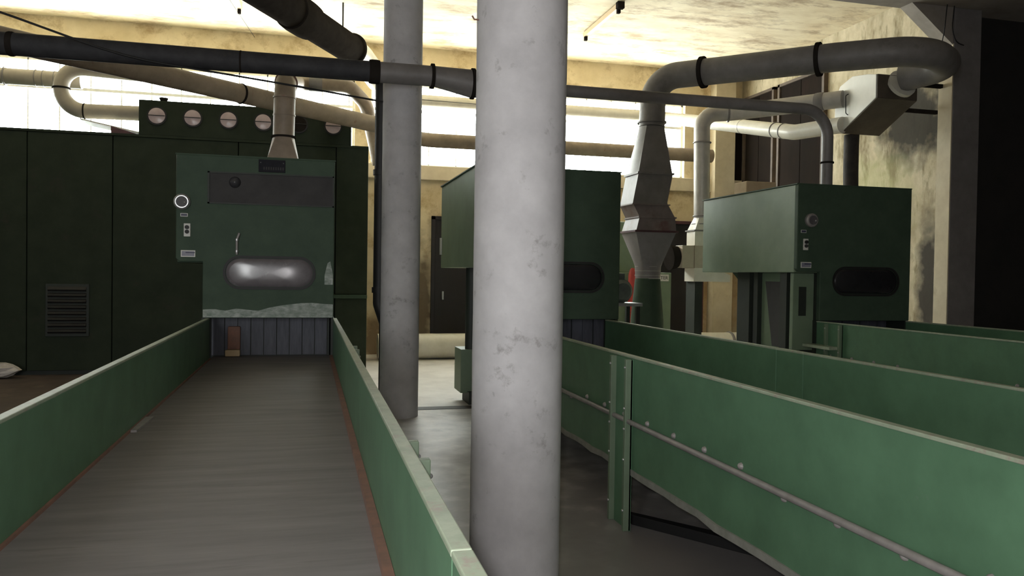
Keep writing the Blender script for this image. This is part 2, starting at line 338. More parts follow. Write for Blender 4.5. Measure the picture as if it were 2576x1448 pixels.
# ------------------------------------------------------------------ conveyors
ZT, ZB, ZL = 1.027, .63, .34
def conveyor(label, x0, x1, y0, y1, posts, joints_l, joints_r, rust, rodside, lipside=True, th=.03):
    t = thing('feed_conveyor', label, 'conveyor', ((x0+x1)/2, (y0+y1)/2, 0), 'feed conveyors in front of the hoppers')
    obj('belt', box(x0+.004, x1-.004, y0+.06, y1+.3, ZB-.03, ZB), BELT, t)
    obj('bed', box(x0+.004, x1-.004, y0+.1, y1+.2, .44, ZB-.04), G_DARK, t)
    obj('end_roller', MB().tube([(x0+.005, y0+.06, ZB-.07), (x1-.005, y0+.06, ZB-.07)], .068, 20), DULLST, t, True)
    for sx, xa, xb, js in ((-1, x0-th, x0, joints_l), (1, x1, x1+th, joints_r)):
        ys = [y0]+js+[y1]
        for a, b in zip(ys[:-1], ys[1:]):
            sp = obj('side_panel', box(xa, xb, a+.003, b-.003, ZL, ZT-.012), G_RAIL, t, bevel=.003)
            obj('top_edge', box(xa-.002 if sx > 0 else xa-.006, xb+.006 if sx > 0 else xb+.002, a+.002, b-.002, ZT-.014, ZT), G_LIP, sp, bevel=.003)
    if rust:
        obj('wear_strip', box(x1-.03, x1-.001, y0, y1, ZB, ZB+.03), RUST, t)
        obj('wear_strip', box(x0+.001, x0+.012, y0, y1, ZB, ZB+.012), RUST, t)
    for sx, xo in ((-1, x0-th), (1, x1+th)):
        # rod clamped along the panel at belt height
        rod = obj('guide_rod', MB().tube([(xo+sx*.022, y0+.05, .645), (xo+sx*.022, y1-.02, .645)], .015, 12), DULLST, t, True)
        yb = y0+.25
        while yb < y1:
            zz = .645+(.027 if int(yb*10) % 3 else -.022)
            obj('bolt', MB().hemi((xo, yb, zz), (sx, 0, 0), .017, 8), DULLST, rod, True); yb += .33
        # folded bottom lip, dented
        n = 40; v = []; m = MB()
        rings = []
        for k in range(n+1):
            y = y0+(y1-y0)*k/n; dz = random.uniform(-.010, .008); dx = random.uniform(0, .012)
            a = xo+sx*(.004+dx); b = xo-sx*.004
            rings.append([(a, y, ZL-.014+dz), (a, y, ZL+.022+dz), (b, y, ZL+.022+dz), (b, y, ZL-.014+dz)])
        obj('bottom_lip', m.rings(rings), mat('grey_worn_lip', (.30, .30, .27), (.2, .21, .18), 12, .6), t)
        for py in posts:
            ps = obj('post', MB().box(xo, xo+sx*.012, py-.13, py+.13, 0, ZT-.02), G_RAIL, t)
            for q in (-.13, .10):
                fl = obj('post_flange', box(min(xo, xo+sx*.045), max(xo, xo+sx*.045), py+q, py+q+.03, 0, ZT-.02), G_LIP if 0 else G_BOX, ps, bevel=.003)
                for z in (.12, .42, .60, .72, .96):
                    obj('rivet', MB().hemi((xo+sx*.045, py+q+.015, z), (sx, 0, 0), .008, 8), STEEL, ps, True)
    return t
conveyor('left green trough conveyor whose wide grey belt fills the foreground', -.912, .242, .75, 8.12, [2.2, 5.2], [], [1.33], True, -1)
conveyor('green trough conveyor in the middle, its riveted side panel facing the near column', 1.874, 3.05, .55, 7.92, [1.25, 4.45, 7.3], [], [4.43, 4.73], False, -1)
conveyor('dark green trough conveyor at the far right in front of the black wall', 5.47, 6.60, .55, 7.68, [1.4, 4.5, 7.35], [], [], False, -1)
# black steel bar on the floor under the middle conveyor
tag(obj('steel_bar', MB().prism([(1.90, 4.52, 0), (1.90, 4.43, 0), (2.45, 3.62, 0), (2.75, 3.20, 0), (2.84, 3.26, 0)], (0, 0, .06)), BLACK, None, bevel=.004), 'black steel bar lying on the floor under the middle conveyor', 'bar')
tag(obj('floor_scrap', MB().prism([(-.90, 4.55, ZB), (-.87, 4.55, ZB), (-.855, 4.95, ZB), (-.90, 4.95, ZB)], (0, 0, .012)), DULLST), 'thin grey strip lying on the left conveyor belt near its side', 'scrap')

# ------------------------------------------------------------------ hopper hoods
def oval_window(t, cx, cz, hw, hh, y, gl):
    poly = rounded(cx, cz, hw, hh, hh*.98, 10)
    fr = rounded(cx, cz, hw+.022, hh+.022, hh*.98+.02, 10)
    n = len(poly); m = MB()
    a = [(x, y-.012, z) for x, z in fr]; b = [(x, y-.012, z) for x, z in poly]; c = [(x, y+.012, z) for x, z in poly]; d = [(x, y+.004, z) for x, z in fr]
    m.rings([d, a, b, c], False, False)
    o = obj('oval_gasket', m, BLACK, t, True)
    # slightly bulged pane
    rr = []
    for s, dy in ((1, .004), (.94, -.006), (.75, -.012), (.4, -.016), (.05, -.017)):
        rr.append([(cx+(x-cx)*(1-(1-s)*hh/hw if s > .5 else s), y+dy, cz+(z-cz)*s) for x, z in poly])
    obj('oval_pane', MB().rings(rr, False, True), gl, o, True)
def hopper(label, xc, x0, x1, yf, zt, length, riv=False, detail='full', side=G_BOX, front=G_HOOD):
    t = thing('hopper_feeder', label, 'machine', ((x0+x1)/2, yf+length/2, 0), 'hopper feeders at the conveyor ends')
    zb, zs = 1.03, 1.555
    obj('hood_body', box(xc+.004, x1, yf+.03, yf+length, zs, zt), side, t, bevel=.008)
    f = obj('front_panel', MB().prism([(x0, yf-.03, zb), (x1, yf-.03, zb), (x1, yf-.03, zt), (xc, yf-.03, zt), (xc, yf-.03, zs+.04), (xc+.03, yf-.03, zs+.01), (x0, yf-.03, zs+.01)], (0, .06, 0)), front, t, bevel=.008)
    obj('top_lid', box(xc-.01, x1+.01, yf-.02, yf+length+.01, zt, zt+.012), front, t)
    obj('front_skirt', box(x0, x1, yf+.03, yf+.30, zb, zs), G_DARK, t)
    # curtain and throat at the end of the belt
    th = obj('throat', box(x0+.03, x1-.03, yf+.30, yf+.34, .60, zb+.2), G_DARK, t)
    n = 9
    for k in range(n):
        a = x0+.05+(x1-x0-.1)*k/n; b = x0+.05+(x1-x0-.1)*(k+1)/n
        obj('curtain_strip', box(a+.004, b-.004, yf+.27+.012*(k % 2), yf+.285+.012*(k % 2), ZB+.012, zb+.05), BLUEG, th)
    for xx in (x0-.01, x1-.02): obj('throat_cheek', box(xx, xx+.03, yf+.02, yf+.6, .45, zb), G_DARK, t)
    # underframe
    for xx in (x0+.02, x1-.14):
        for yy in (yf+.50, yf+1.34):
            obj('leg', box(xx, xx+.12, yy, yy+.12, 0, zs), G_DARK, t, bevel=.005)
    obj('lower_body', MB().prism([(x0+.03, yf+.62, .12), (x0+.03, yf+1.32, .12), (x0+.03, yf+1.32, 1.2), (x0+.03, yf+1.88, zs), (x0+.03, yf+.35, zs), (x0+.03, yf+.35, .7)], (x1-x0-.18, 0, 0)), G_HOOD, t)
    oval_window(t, (x0+x1)/2+.005, 1.468, .408, .14, yf-.03, OVALG if detail == 'full' else mat('black_acrylic', (.02, .02, .022), (.014, .014, .016), 8, .2))
    # dial, switches and labels
    dx = xc+.055 if detail == 'full' else xc+.16
    y = yf-.03
    d = obj('dial', MB().tube([(dx, y+.01, 2.126), (dx, y-.03, 2.126), (dx, y-.045, 2.126)], [.075, .075, .06], 28), STEEL if detail == 'full' else DULLST, t, True)
    obj('dial_glass', MB().disc((dx, y-.046, 2.126), (0, 1, 0), .05, .012, 24), mat('dark_dial_face', (.10, .095, .10), (.07, .066, .07), 8, .5, spec=.3), d, True)
    obj('dial_pin', MB().hemi((dx+.028, y-.05, 2.12), (0, -1, 0), .012, 10), STEEL, d, True)
    sw = obj('switch_plate', box(xc+.07, xc+.13, y-.012, y+.002, 1.80, 1.925), WHITEP, t, bevel=.004)
    obj('button', MB().disc((xc+.10, y-.02, 1.888), (0, 1, 0), .019, .02, 18), BLACK, sw, True)
    obj('button', MB().disc((xc+.10, y-.018, 1.846), (0, 1, 0), .019, .016, 18), GREYP, sw, True)
    lb = obj('label_plate', box(xc+.045, xc+.175, y-.008, y+.002, 1.607, 1.672), WHITEP, t, bevel=.003)
    obj('label_print', box(xc+.055, xc+.165, y-.0095, y-.007, 1.617, 1.662), mat('grey_violet_print', (.25, .25, .3), (.18, .18, .24), 8, .5), lb)
    obj('label_stripe', box(xc+.088, xc+.17, y-.011, y-.009, 1.644, 1.656), NAVY, lb)
    tg = obj('tag_frame', box(xc+.04, xc+.105, y-.006, y+.002, 1.988, 2.02), WHITEP, t)
    obj('tag_print', box(xc+.045, xc+.10, y-.0075, y-.005, 1.993, 2.015), NAVY, tg)
    return t
L = hopper('green hopper hood over the left conveyor with a glassy oval window and white switch plate', -1.215, -.976, .243, 8.1, 2.575, 2.1, side=G_HOOD)
y = 8.07
rec = obj('recessed_plate', MB().box(-.918, .222, y-.004, y+.006, 2.133, 2.412), GREYP, L)
fr = MB(); 
for a in ((-.935, .238, 2.412, 2.425), (-.935, .238, 2.12, 2.133), (-.935, -.918, 2.12, 2.425), (.222, .238, 2.12, 2.425)): fr.box(a[0], a[1], y-.016, y+.01, a[2], a[3])
obj('plate_frame', fr, G_DARK, rec)
obj('bulb_cover', MB().hemi((-.69, y-.004, 2.33), (0, -1, 0), .055, 18, 5), mat('smoked_dome', (.05, .05, .055), (.04, .04, .045), 8, .12), rec, True)
npx = obj('name_plate', box(-.475, -.228, y-.014, y, 2.44, 2.56), mat('dark_name_plate', (.016, .016, .022), (.01, .01, .014), 20, .7, spec=.2), L, bevel=.003)
obj('plate_rivet', MB().hemi((-.455, y-.014, 2.53), (0, -1, 0), .005, 8), STEEL, npx, True)
obj('plate_rivet', MB().hemi((-.245, y-.014, 2.53), (0, -1, 0), .005, 8), STEEL, npx, True)
for k in range(9): obj('plate_print', box(-.43+.022*k, -.418+.022*k, y-.0155, y-.013, 2.463, 2.49), GREYP, npx)
obj('latch_rod', MB().tube(fillet([(-.667, y-.01, 1.64), (-.667, y-.02, 1.78), (-.645, y-.02, 1.845)], .05), .012, 10), DULLST, L, True)
for z in (1.67, 1.78): obj('latch_clip', MB().disc((-.667, y-.018, z), (0, 0, 1), .018, .02, 12), STEEL, L, True)
# worn band of bare paint along the bottom of the hood
def worn(t, x0, x1, yy, pts_top, z0):
    n = len(pts_top); v = []; m = MB()
    top = [(x0+(x1-x0)*i/(n-1), yy, z) for i, z in enumerate(pts_top)]
    poly = [(x0, yy, z0), (x1, yy, z0)]+top[::-1]
    return obj('worn_patch', m.prism(poly, (0, .003, 0)), WORN, t)
worn(L, -.97, .238, y-.0025, [1.11, 1.115, 1.10, 1.12, 1.11, 1.10, 1.13, 1.15, 1.165, 1.175, 1.18, 1.17, 1.165], 1.035)
worn(L, .155, .235, y-.0025, [1.45, 1.57, 1.59, 1.46], 1.36)
bx = obj('rusty_block', box(-.77, -.65, 8.33, 8.42, .70, .93), RUST, L, bevel=.01)
obj('tan_block', box(-.79, -.65, 8.29, 8.38, ZB+.005, .70), CARD, L, bevel=.01)
MID = hopper('green hopper hood over the middle conveyor, half hidden behind the near column', 1.62, 1.97, 3.185, 7.9, 2.575, 2.1, detail='dark')
obj('card_holder', box(1.6, 1.62, 9.9, 9.96, 1.72, 1.93), WHITEP, MID)
obj('pedestal', MB().prism([(1.70, 8.95, .12), (1.70, 8.95, .62), (1.70, 9.35, .62), (1.70, 9.35, .12)], (.3, 0, 0)), G_BOX, MID, bevel=.005)
obj('pedestal_foot', box(1.78, 1.95, 8.85, 9.25, 0, .14), G_DARK, MID)
obj('side_leg', MB().tube([(1.83, 9.02, .62), (1.83, 9.02, 1.56)], .07, 14), G_DARK, MID, True)
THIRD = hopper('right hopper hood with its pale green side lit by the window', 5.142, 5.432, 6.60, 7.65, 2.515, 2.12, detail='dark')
obj('support_plate', box(5.17, 5.43, 7.72, 7.78, .70, 1.55), G_BOX, THIRD, bevel=.004)
obj('support_slot', box(5.24, 5.33, 7.712, 7.722, 1.08, 1.40), G_DARK, THIRD)
obj('step_ledge', box(5.30, 5.47, 7.25, 7.95, .745, .775), G_LIP, THIRD)
obj('side_post', box(5.22, 5.34, 8.70, 8.98, 0, 1.555), G_DARK, THIRD)
obj('side_post', box(5.24, 5.32, 8.55, 8.64, 0, 1.555), G_DARK, THIRD)
obj('side_post', box(5.18, 5.30, 7.86, 7.99, 0, 1.555), G_DARK, THIRD)
obj('inspection_panel', MB().prism([(5.26, 8.02, 1.45), (5.26, 8.42, 1.45), (5.26, 8.26, .70), (5.26, 8.06, .70)], (.02, 0, 0)), GREYP, THIRD, bevel=.004)
obj('side_sheet', box(5.30, 5.36, 7.86, 8.62, .25, 1.55), G_BOX, THIRD)
tag(obj('cardboard_box', box(5.30, 5.72, 8.95, 9.25, 2.527, 2.70), CARD, None, bevel=.01), 'tan cardboard box lying on top of the right hopper hood', 'box')

# ------------------------------------------------------------------ big chamber behind the left hood
YC = 12.2
CH = thing('blending_chamber', 'large dark green panelled chamber behind the left conveyor with a row of round portholes', 'machine', (-3, YC+1, 0))
xs = [-7.6, -5.4, -3.735, -2.665, -1.0, .385, .86]
for a, b in zip(xs[:-1], xs[1:]):
    hi = 3.35+.02*(a > -2)
    if a > .3:
        obj('wall_panel', box(a+.006, b, YC, YC+1.9, 1.14, 3.375), G_BODY, CH, bevel=.006)
        obj('wall_panel', box(a+.006, b, YC, YC+1.9, .01, 1.085), G_BODY, CH, bevel=.006)
        obj('ledge', box(a-.03, b+.002, YC-.03, YC+.02, 1.085, 1.14), G_HOOD, CH, bevel=.004)
    else:
        obj('wall_panel', box(a+.006, b-.006, YC, YC+1.9, .06, 3.335), G_BODY, CH, bevel=.006)
obj('top_rail', box(-7.6, .86, YC-.015, YC+1.9, 3.338, 3.372), G_BODY, CH)
obj('plinth', box(-7.6, .38, YC+.05, YC+1.9, 0, .06), G_DARK, CH)
lv = obj('louvre_frame', box(-3.50, -2.95, YC-.02, YC+.01, .53, 1.26), G_DARK, CH, bevel=.006)
for k in range(8): obj('louvre_slat', MB().prism([(-3.465, YC-.03, .575+k*.083), (-3.465, YC-.02, .575+k*.083), (-3.465, YC-.02, .64+k*.083), (-3.465, YC-.05, .60+k*.083)], (.48, 0, 0)), BLACK, lv)
UB = obj('upper_box', box(-2.335, .605, YC, YC+.9, 3.374, 3.865), G_BODY, CH, bevel=.006)
for i, px in enumerate((-2.096, -1.622, -1.139, -.66, -.16, .335)):
    rg = obj('porthole_ring', MB().tube([(px, YC-.004, 3.645), (px, YC-.02, 3.645)], .132, 28), BLACK, CH, True)
    obj('porthole_glass', MB().tube([(px, YC-.019, 3.645), (px, YC-.026, 3.645), (px, YC-.036, 3.645), (px, YC-.040, 3.645)], [.112, .109, .07, .006], 28), PORT if i != 4 else D_DARK, rg, True)
    obj('porthole_bar', box(px-.11, px+.11, YC-.052, YC-.043, 3.640, 3.650), BLACK, rg)
vent = obj('vent_cap', MB().tube([(-2.05, YC+.25, 3.865), (-2.05, YC+.25, 3.91), (-2.05, YC+.25, 3.915), (-2.05, YC+.25, 3.95)], [.03, .03, .05, .065], 18), D_DARK, CH, True)
for px in (-2.2, -1.85, -1.4, -.95): obj('lug', MB().hemi((px, YC+.1, 3.865), (0, 0, 1), .02, 10), D_DARK, CH, True)

# ------------------------------------------------------------------ ducts
def duct(label, path, r, m, flanges=(), rings=(), name='air_duct', seg=28, fm=None, seams=()):
    pts = [Vector(p) for p in path]
    lo = min(p.z for p in pts)-(max(r) if isinstance(r, list) else r)
    t = thing(name, label, 'duct', (pts[0].x, pts[0].y, max(lo, 0)))
    obj('tube', MB().tube(pts, r, seg), m, t, True)
    for (c, a, rr, h) in flanges:
        obj('flange', MB().tube([Vector(c)-Vector(a).normalized()*h/2, Vector(c)-Vector(a).normalized()*h/4, Vector(c)+Vector(a).normalized()*h/4, Vector(c)+Vector(a).normalized()*h/2], [rr*.96, rr, rr, rr*.96], seg), fm or D_DARK, t, True)
    return t
# A: big dark diagonal duct
A0 = Vector((-1.9, 7.6, 5.0)) ; A0 = Vector((-.43, 10.856, 4.98)) + (Vector((-.43, 10.856, 0))-Vector((.53, 12.732, 0)))*1.05
A1 = Vector((.62, 12.86, 4.98)); ad = (A1-A0).normalized()
duct('large dark duct slanting down from the ceiling at the top left', [A0, A1], .225, D_DARK,
     [(A0.lerp(A1, .63), ad, .262, .5), (A1, ad, .262, .06)], seg=32)
eld = thing('duct_elbow', 'pale elbow at the lower end of the dark slanting duct', 'duct', (A1.x+.15, A1.y+.3, 4.4))
obj('elbow', MB().tube(fillet([A1+ad*.035, A1+ad*.34, A1+ad*.42+Vector((.30, .42, -.26))], .22), .20, 28), D_CREAM, eld, True)
obj('collar', MB().disc(A1+ad*.06, ad, .225, .05, 28), D_GREY, eld, True)
tag(obj('hanger_rod', MB().tube([(.47, 12.45, CEIL), (.47, 12.45, 5.2)], .012, 8), BLACK), 'thin black hanger rod between the ceiling and the dark slanting duct', 'rod')
# B: long black transverse duct
YB = 7.85
ZBc = 3.43
br = duct('long black horizontal duct crossing in front of the far column', [(-4.6, YB, ZBc), (.625, YB, ZBc)], .098, D_BLACK,
     [((.60, YB, ZBc), (1, 0, 0), .115, .10), ((-2.53, YB, ZBc), (1, 0, 0), .106, .05), ((-.63, YB, ZBc), (1, 0, 0), .101, .02)])
b2 = thing('air_duct', 'grey duct length joined to the black duct, widening towards the near column', 'duct', (1.0, YB, 3.2))
obj('tube', MB().tube([(.64, YB, ZBc), (1.16, YB, ZBc)], .10, 28), D_GREY, b2, True)
obj('flange', MB().disc((1.165, YB, ZBc), (1, 0, 0), .122, .03, 28), D_DARK, b2, True)
def off_ring(x, zc, r, n=28): return [(x, YB+r*math.cos(2*PI*j/n), zc+r*math.sin(2*PI*j/n)) for j in range(n)]
obj('reducer', MB().rings([off_ring(1.18, ZBc, .10), off_ring(1.55, ZBc-.045, .138)]), D_GREY, b2, True)
obj('flange', MB().disc((1.57, YB, ZBc-.045), (1, 0, 0), .152, .03, 28), D_DARK, b2, True)
obj('reducer', MB().rings([off_ring(1.585, ZBc-.045, .138), off_ring(2.1, 3.385, .064)]), D_GREY, b2, True)
duct('thin dark pipe continuing right of the near column and bending down into the right hood', fillet([(2.1, YB, 3.385), (5.655, YB, 3.385), (5.655, YB, 2.528)], .30), .062, D_GREY,
     [((5.655, YB, 2.80), (0, 0, 1), .074, .02), ((5.655, YB, 2.535), (0, 0, 1), .085, .02)], name='air_pipe', seg=20)
# C: brown duct to the far wall
duct('rust brown duct running from the left above the portholes to the far wall', fillet([(-4.45, 7.52, 3.72), (1.15, 12.42, 3.72), (1.8, 13.4, 3.72), (7.2, 13.4, 3.72)], .5), .12, D_BROWN,
     [((-.85, 10.67, 3.72), (5.6, 4.9, 0), .13, .03)], fm=D_DARK)
# D and I: pale duct along the window, coming forward to the white box
duct('pale duct running along the far window and forward to the white sheet box', fillet([(1.3, 14.15, 4.53), (6.55, 14.15, 4.53), (6.80, 10.2, 3.60), (7.0, 9.40, 3.58)], [.35, .5]), .11, D_CREAM,
     [((6.65, 12.6, 4.16), (.25, -3.95, -.93), .122, .05), ((6.72, 11.5, 3.905), (.25, -3.95, -.93), .114, .02), ((6.77, 10.65, 3.71), (.25, -3.95, -.93), .118, .025), ((6.785, 10.45, 3.66), (.25, -3.95, -.93), .118, .025)], fm=D_GREY)
# E: duct at the left entering the chamber through a U bend
duct('beige U-bend duct at the far left entering the porthole box', fillet([(-2.34, 12.5, 3.72), (-3.40, 12.5, 3.70), (-3.40, 12.5, 4.32), (-2.3, 12.75, 4.33)], .30, 10), .105, mat('beige_duct', (.40, .36, .29), (.32, .285, .225), 5, .5),
     [((-3.40, 12.5, 4.01), (0, 0, 1), .118, .025), ((-3.10, 12.5, 3.705), (1, 0, 0), .112, .02)])
duct('beige straight duct at the left edge behind the U-bend', [(-5.6, 12.95, 4.22), (-3.25, 12.95, 4.22)], .115, mat('beige_duct', (.40, .36, .29)),
     [((-4.25, 12.95, 4.22), (1, 0, 0), .135, .02), ((-3.85, 12.95, 4.22), (1, 0, 0), .125, .012), ((-3.75, 12.95, 4.22), (1, 0, 0), .122, .012), ((-3.6, 12.95, 4.22), (1, 0, 0), .122, .012)], fm=D_GREY)
tr = thing('sheet_tray', 'pale sloping sheet tray under the U-bend duct', 'tray', (-2.75, 12.6, 3.37))
obj('tray', MB().prism([(-3.12, 12.35, 3.56), (-2.345, 12.35, 3.41), (-2.345, 12.35, 3.43), (-3.12, 12.35, 3.58)], (0, .5, 0)), D_CREAM, tr)
obj('bracket', MB().prism([(-2.72, 12.33, 3.374), (-2.40, 12.33, 3.374), (-2.40, 12.33, 3.40), (-2.72, 12.33, 3.49)], (0, .1, 0)), MAROON, tr)
# F: riser of the left hood
F = thing('riser_duct', 'brown riser duct with flared foot on top of the left hood', 'duct', (-.275, 9.0, 2.587))
n = 28
def ring4(cx, cy, z, hw, hd, sq, n=32):
    o = []
    for j in range(n):
        a = 2*PI*j/n; c, s_ = math.cos(a), math.sin(a)
        k = 1/max(abs(c), abs(s_)); q = 1+(k-1)*sq
        o.append((cx+hw*c*q, cy+hd*s_*q, z))
    return o
obj('flared_foot', MB().rings([ring4(-.28, 9.0, 2.587, .185, .185, .9), ring4(-.28, 9.0, 2.60, .185, .185, .9), ring4(-.275, 9.0, 2.93, .112, .112, 0)]), D_BROWN, F, True)
obj('flange', MB().disc((-.275, 9.0, 2.935), (0, 0, 1), .128, .02, 28), D_DARK, F, True)
fp = fillet([(-.275, 9.0, 2.94), (-.265, 9.0, 3.52), (-.20, 12.95, 4.42), (.60, 13.15, 4.48), (.90, 13.45, 4.26), (1.14, 13.62, 3.3)], [.32, .2, .3, .3], 8)
obj('tube', MB().tube(fp, .113, 28), D_BROWN, F, True)
for z in (3.17, 3.36): obj('flange', MB().disc((-.27, 9.0, z), (0, 0, 1), .12, .015, 28), D_BROWN, F, True)
for k in (.5, .75): obj('flange', MB().disc(Vector((-.265, 9.0, 3.52)).lerp(Vector((-.2, 12.95, 4.42)), .1*k), (0, 3.95, .9), .125, .02, 28), RUST, F, True)
obj('flange', MB().disc((.08, 12.975, 4.43), (1, 0, 0), .122, .2, 28), D_GREY, F, True)
# G: big duct of the cone fan
GD = thing('cone_duct', 'big grey duct rising from the green cone and bending right below the ceiling', 'duct', (4.45, 10, 0))
gp = fillet([(4.475, 10.0, 3.50), (4.50, 10.02, 4.17), (6.15, 8.42, 4.17), (6.9, 7.75, 4.15), (7.62, 8.20, 4.13), (7.37, 8.72, 4.08)], [.48, .5, .55, .4], 10)
obj('tube', MB().tube(gp, .172, 32), D_GREY, GD, True)
d1 = Vector((1.4, -1.53, 0)).normalized()
for c in (Vector((4.985, 9.55, 4.17)), Vector((6.02, 8.56, 4.17))): obj('flange', MB().disc(c, d1, .205, .05, 32), D_DARK, GD, True)
obj('flange', MB().disc((4.474, 10, 3.56), (0, 0, 1), .195, .02, 32), D_GREY, GD, True)
secs = [(4.475, 3.50, .172, 0), (4.445, 2.86, .245, .95), (4.445, 2.84, .245, 1), (4.375, 2.47, .245, 1), (4.375, 2.44, .25, 1)]
obj('square_transition', MB().rings([ring4(x, 10, z, w, w*.9, s_) for x, z, w, s_ in secs[::-1]]), D_GREY, GD, True)
obj('flange', MB().rings([ring4(4.445, 10, 2.84, .262, .24, 1), ring4(4.445, 10, 2.865, .262, .24, 1)]), D_GREY, GD)
obj('offset_piece', MB().rings([ring4(4.455, 10, 2.09, .285, .255, 1), ring4(4.475, 10, 2.27, .255, .235, 1), ring4(4.38, 10, 2.44, .25, .23, 1)]), D_MAROON, GD)
obj('flange', MB().rings([ring4(4.475, 10, 2.26, .272, .25, 1), ring4(4.475, 10, 2.28, .272, .25, 1)]), D_MAROON, GD)
obj('flange', MB().rings([ring4(4.38, 10, 2.43, .272, .25, 1), ring4(4.38, 10, 2.445, .272, .25, 1)]), D_MAROON, GD)
obj('flange', MB().rings([ring4(4.452, 10, 2.07, .31, .28, 1), ring4(4.452, 10, 2.095, .31, .28, 1)]), MAROON, GD)
obj('tapered_piece', MB().rings([ring4(4.455, 10, 1.46, .165, .165, 0), ring4(4.455, 10, 1.62, .175, .175, .1), ring4(4.452, 10, 2.07, .285, .255, 1)]), mat('grey_sheet', (.27, .25, .26), (.2, .185, .19), 5, .45), GD, True)
for z in (1.50, 1.56, 1.62): obj('band', MB().disc((4.455, 10, z), (0, 0, 1), .176, .008, 32), D_GALV, GD, True)
obj('green_cone', MB().rings([ring4(4.455, 10, 0, .24, .24, 0), ring4(4.455, 10, .9, .22, .22, 0), ring4(4.455, 10, 1.455, .17, .17, 0)]), G_HOOD, GD, True)
# motor between the middle hood and the cone
MO = thing('electric_motor', 'small grey green motor on a stand beside the green cone', 'motor', (3.85, 9.4, 0))
obj('body', MB().tube([(3.80, 9.25, 1.30), (3.80, 9.30, 1.30), (3.80, 9.62, 1.30), (3.80, 9.66, 1.30)], [.10, .14, .14, .10], 24), MOTOR, MO, True)
for k in range(8): obj('fin', MB().disc((3.80, 9.33+.038*k, 1.30), (0, 1, 0), .152, .01, 24), MOTOR, MO, True)
obj('terminal_box', box(3.74, 3.86, 9.36, 9.52, 1.43, 1.52), MOTOR, MO, bevel=.006)
obj('base_plate', box(3.64, 4.06, 9.25, 9.66, 1.11, 1.15), STEEL, MO)
for xx, yy in ((3.66, 9.28), (3.66, 9.6), (3.99, 9.28), (3.99, 9.6)): obj('leg', box(xx, xx+.05, yy, yy+.05, 0, 1.11), G_DARK, MO)
# H: grey pipe from the fan to the white box
HD = duct('grey pipe rising beside the right hood and bending over to the white sheet box', fillet([(5.66, 10.8, 2.36), (5.635, 10.8, 3.90), (6.05, 10.72, 3.93), (7.0, 9.40, 3.93)], [.33, .3], 10), .116, D_GALV,
     [((5.645, 10.8, 3.48), (0, 0, 1), .135, .02), ((5.66, 10.8, 2.39), (0, 0, 1), .13, .02), ((6.02, 10.72, 3.925), (1, -.4, 0), .132, .03), ((6.82, 9.65, 3.93), (.95, -1.32, 0), .126, .12)], fm=D_GREY)
obj('transition', MB().rings([ring4(5.62, 10.8, 1.94, .13, .13, 1), ring4(5.62, 10.8, 2.17, .13, .13, 1), ring4(5.66, 10.8, 2.36, .116, .116, 0)]), D_CREAM, HD, True)
obj('flange', MB().rings([ring4(5.62, 10.8, 2.16, .15, .15, 1), ring4(5.62, 10.8, 2.18, .15, .15, 1)]), D_GREY, HD)
obj('flange', MB().disc((5.655, 10.8, 2.27), (0, 0, 1), .145, .012, 28), D_GREY, HD, True)
# fan with square outlet
FN = thing('suction_fan', 'beige sheet fan with square outlet under the grey pipe', 'fan', (5.45, 10.8, 1.2))
obj('outlet_box', box(5.27, 5.80, 10.62, 10.98, 1.62, 1.945), mat('beige_sheet', (.50, .44, .34), (.4, .35, .27), 4, .5), FN, bevel=.005)
obj('seam', box(5.455, 5.465, 10.612, 10.99, 1.615, 1.95), D_BROWN, FN)
obj('inlet_ring', MB().tube([(5.27, 10.8, 1.78), (5.14, 10.8, 1.77)], [.16, .19], 28), D_DARK, FN, True)
obj('outlet_foot', MB().prism([(5.46, 10.62, 1.62), (5.80, 10.62, 1.62), (6.05, 10.62, 1.52), (6.05, 10.62, 1.42), (5.46, 10.62, 1.42)], (0, .3, 0)), D_CREAM, FN)
obj('stand', box(5.50, 5.62, 10.66, 10.94, 0, 1.42), G_DARK, FN)
# J: white sheet box
J = thing('sheet_metal_box', 'white galvanised sheet box with sloping underside hung by the stained right wall', 'box', (7.3, 9.2, 3.4))
prof = [(7.02, 9.60, 3.95), (7.02, 9.50, 4.12), (7.02, 9.25, 4.20), (7.02, 8.95, 4.16), (7.02, 8.78, 4.12), (7.02, 8.78, 3.82), (7.02, 9.46, 3.49), (7.02, 9.60, 3.50)]
obj('casing', MB().prism(prof, (.62, 0, 0)), WHITE_M, J, bevel=.006)
UND = mat('dark_brown_sheet', (.11, .085, .06), (.07, .055, .04), 5, .7)
obj('underside', MB().prism([(7.03, 8.765, 3.815), (7.03, 9.455, 3.475), (7.03, 9.46, 3.49), (7.03, 8.78, 3.83)], (.60, 0, 0)), UND, J)
obj('front_sheet', box(7.03, 7.63, 8.762, 8.778, 3.82, 4.12), UND, J)
obj('handle', MB().tube(fillet([(7.02, 9.32, 3.70), (6.985, 9.32, 3.72), (6.98, 9.32, 3.96), (7.02, 9.32, 3.98)], .03), .006, 8), BLACK, J, True)
obj('inlet_ring', MB().tube([(7.37, 8.765, 4.0), (7.37, 8.72, 4.02)], .19, 24), D_CREAM, J, True)
for zz, yy in ((3.80, 9.3), (4.05, 8.9)): obj('hanger_strap', box(7.64, RIGHT_X, yy, yy+.05, zz, zz+.05), D_DARK, J)
bp = thing('black_pipe', 'black lumpy vertical pipe under the white sheet box behind the right hood', 'pipe', (7.35, 9.55, 0))
obj('pipe', MB().tube([(7.30, 9.60, .0)]+[(7.30+random.uniform(-.008, .008), 9.60, .3*k) for k in range(1, 12)]+[(7.30, 9.60, 3.49)], .10, 18), mat('tarred_pipe', (.045, .035, .028), (.02, .017, .015), 9, .8, bump=.4), bp, True)
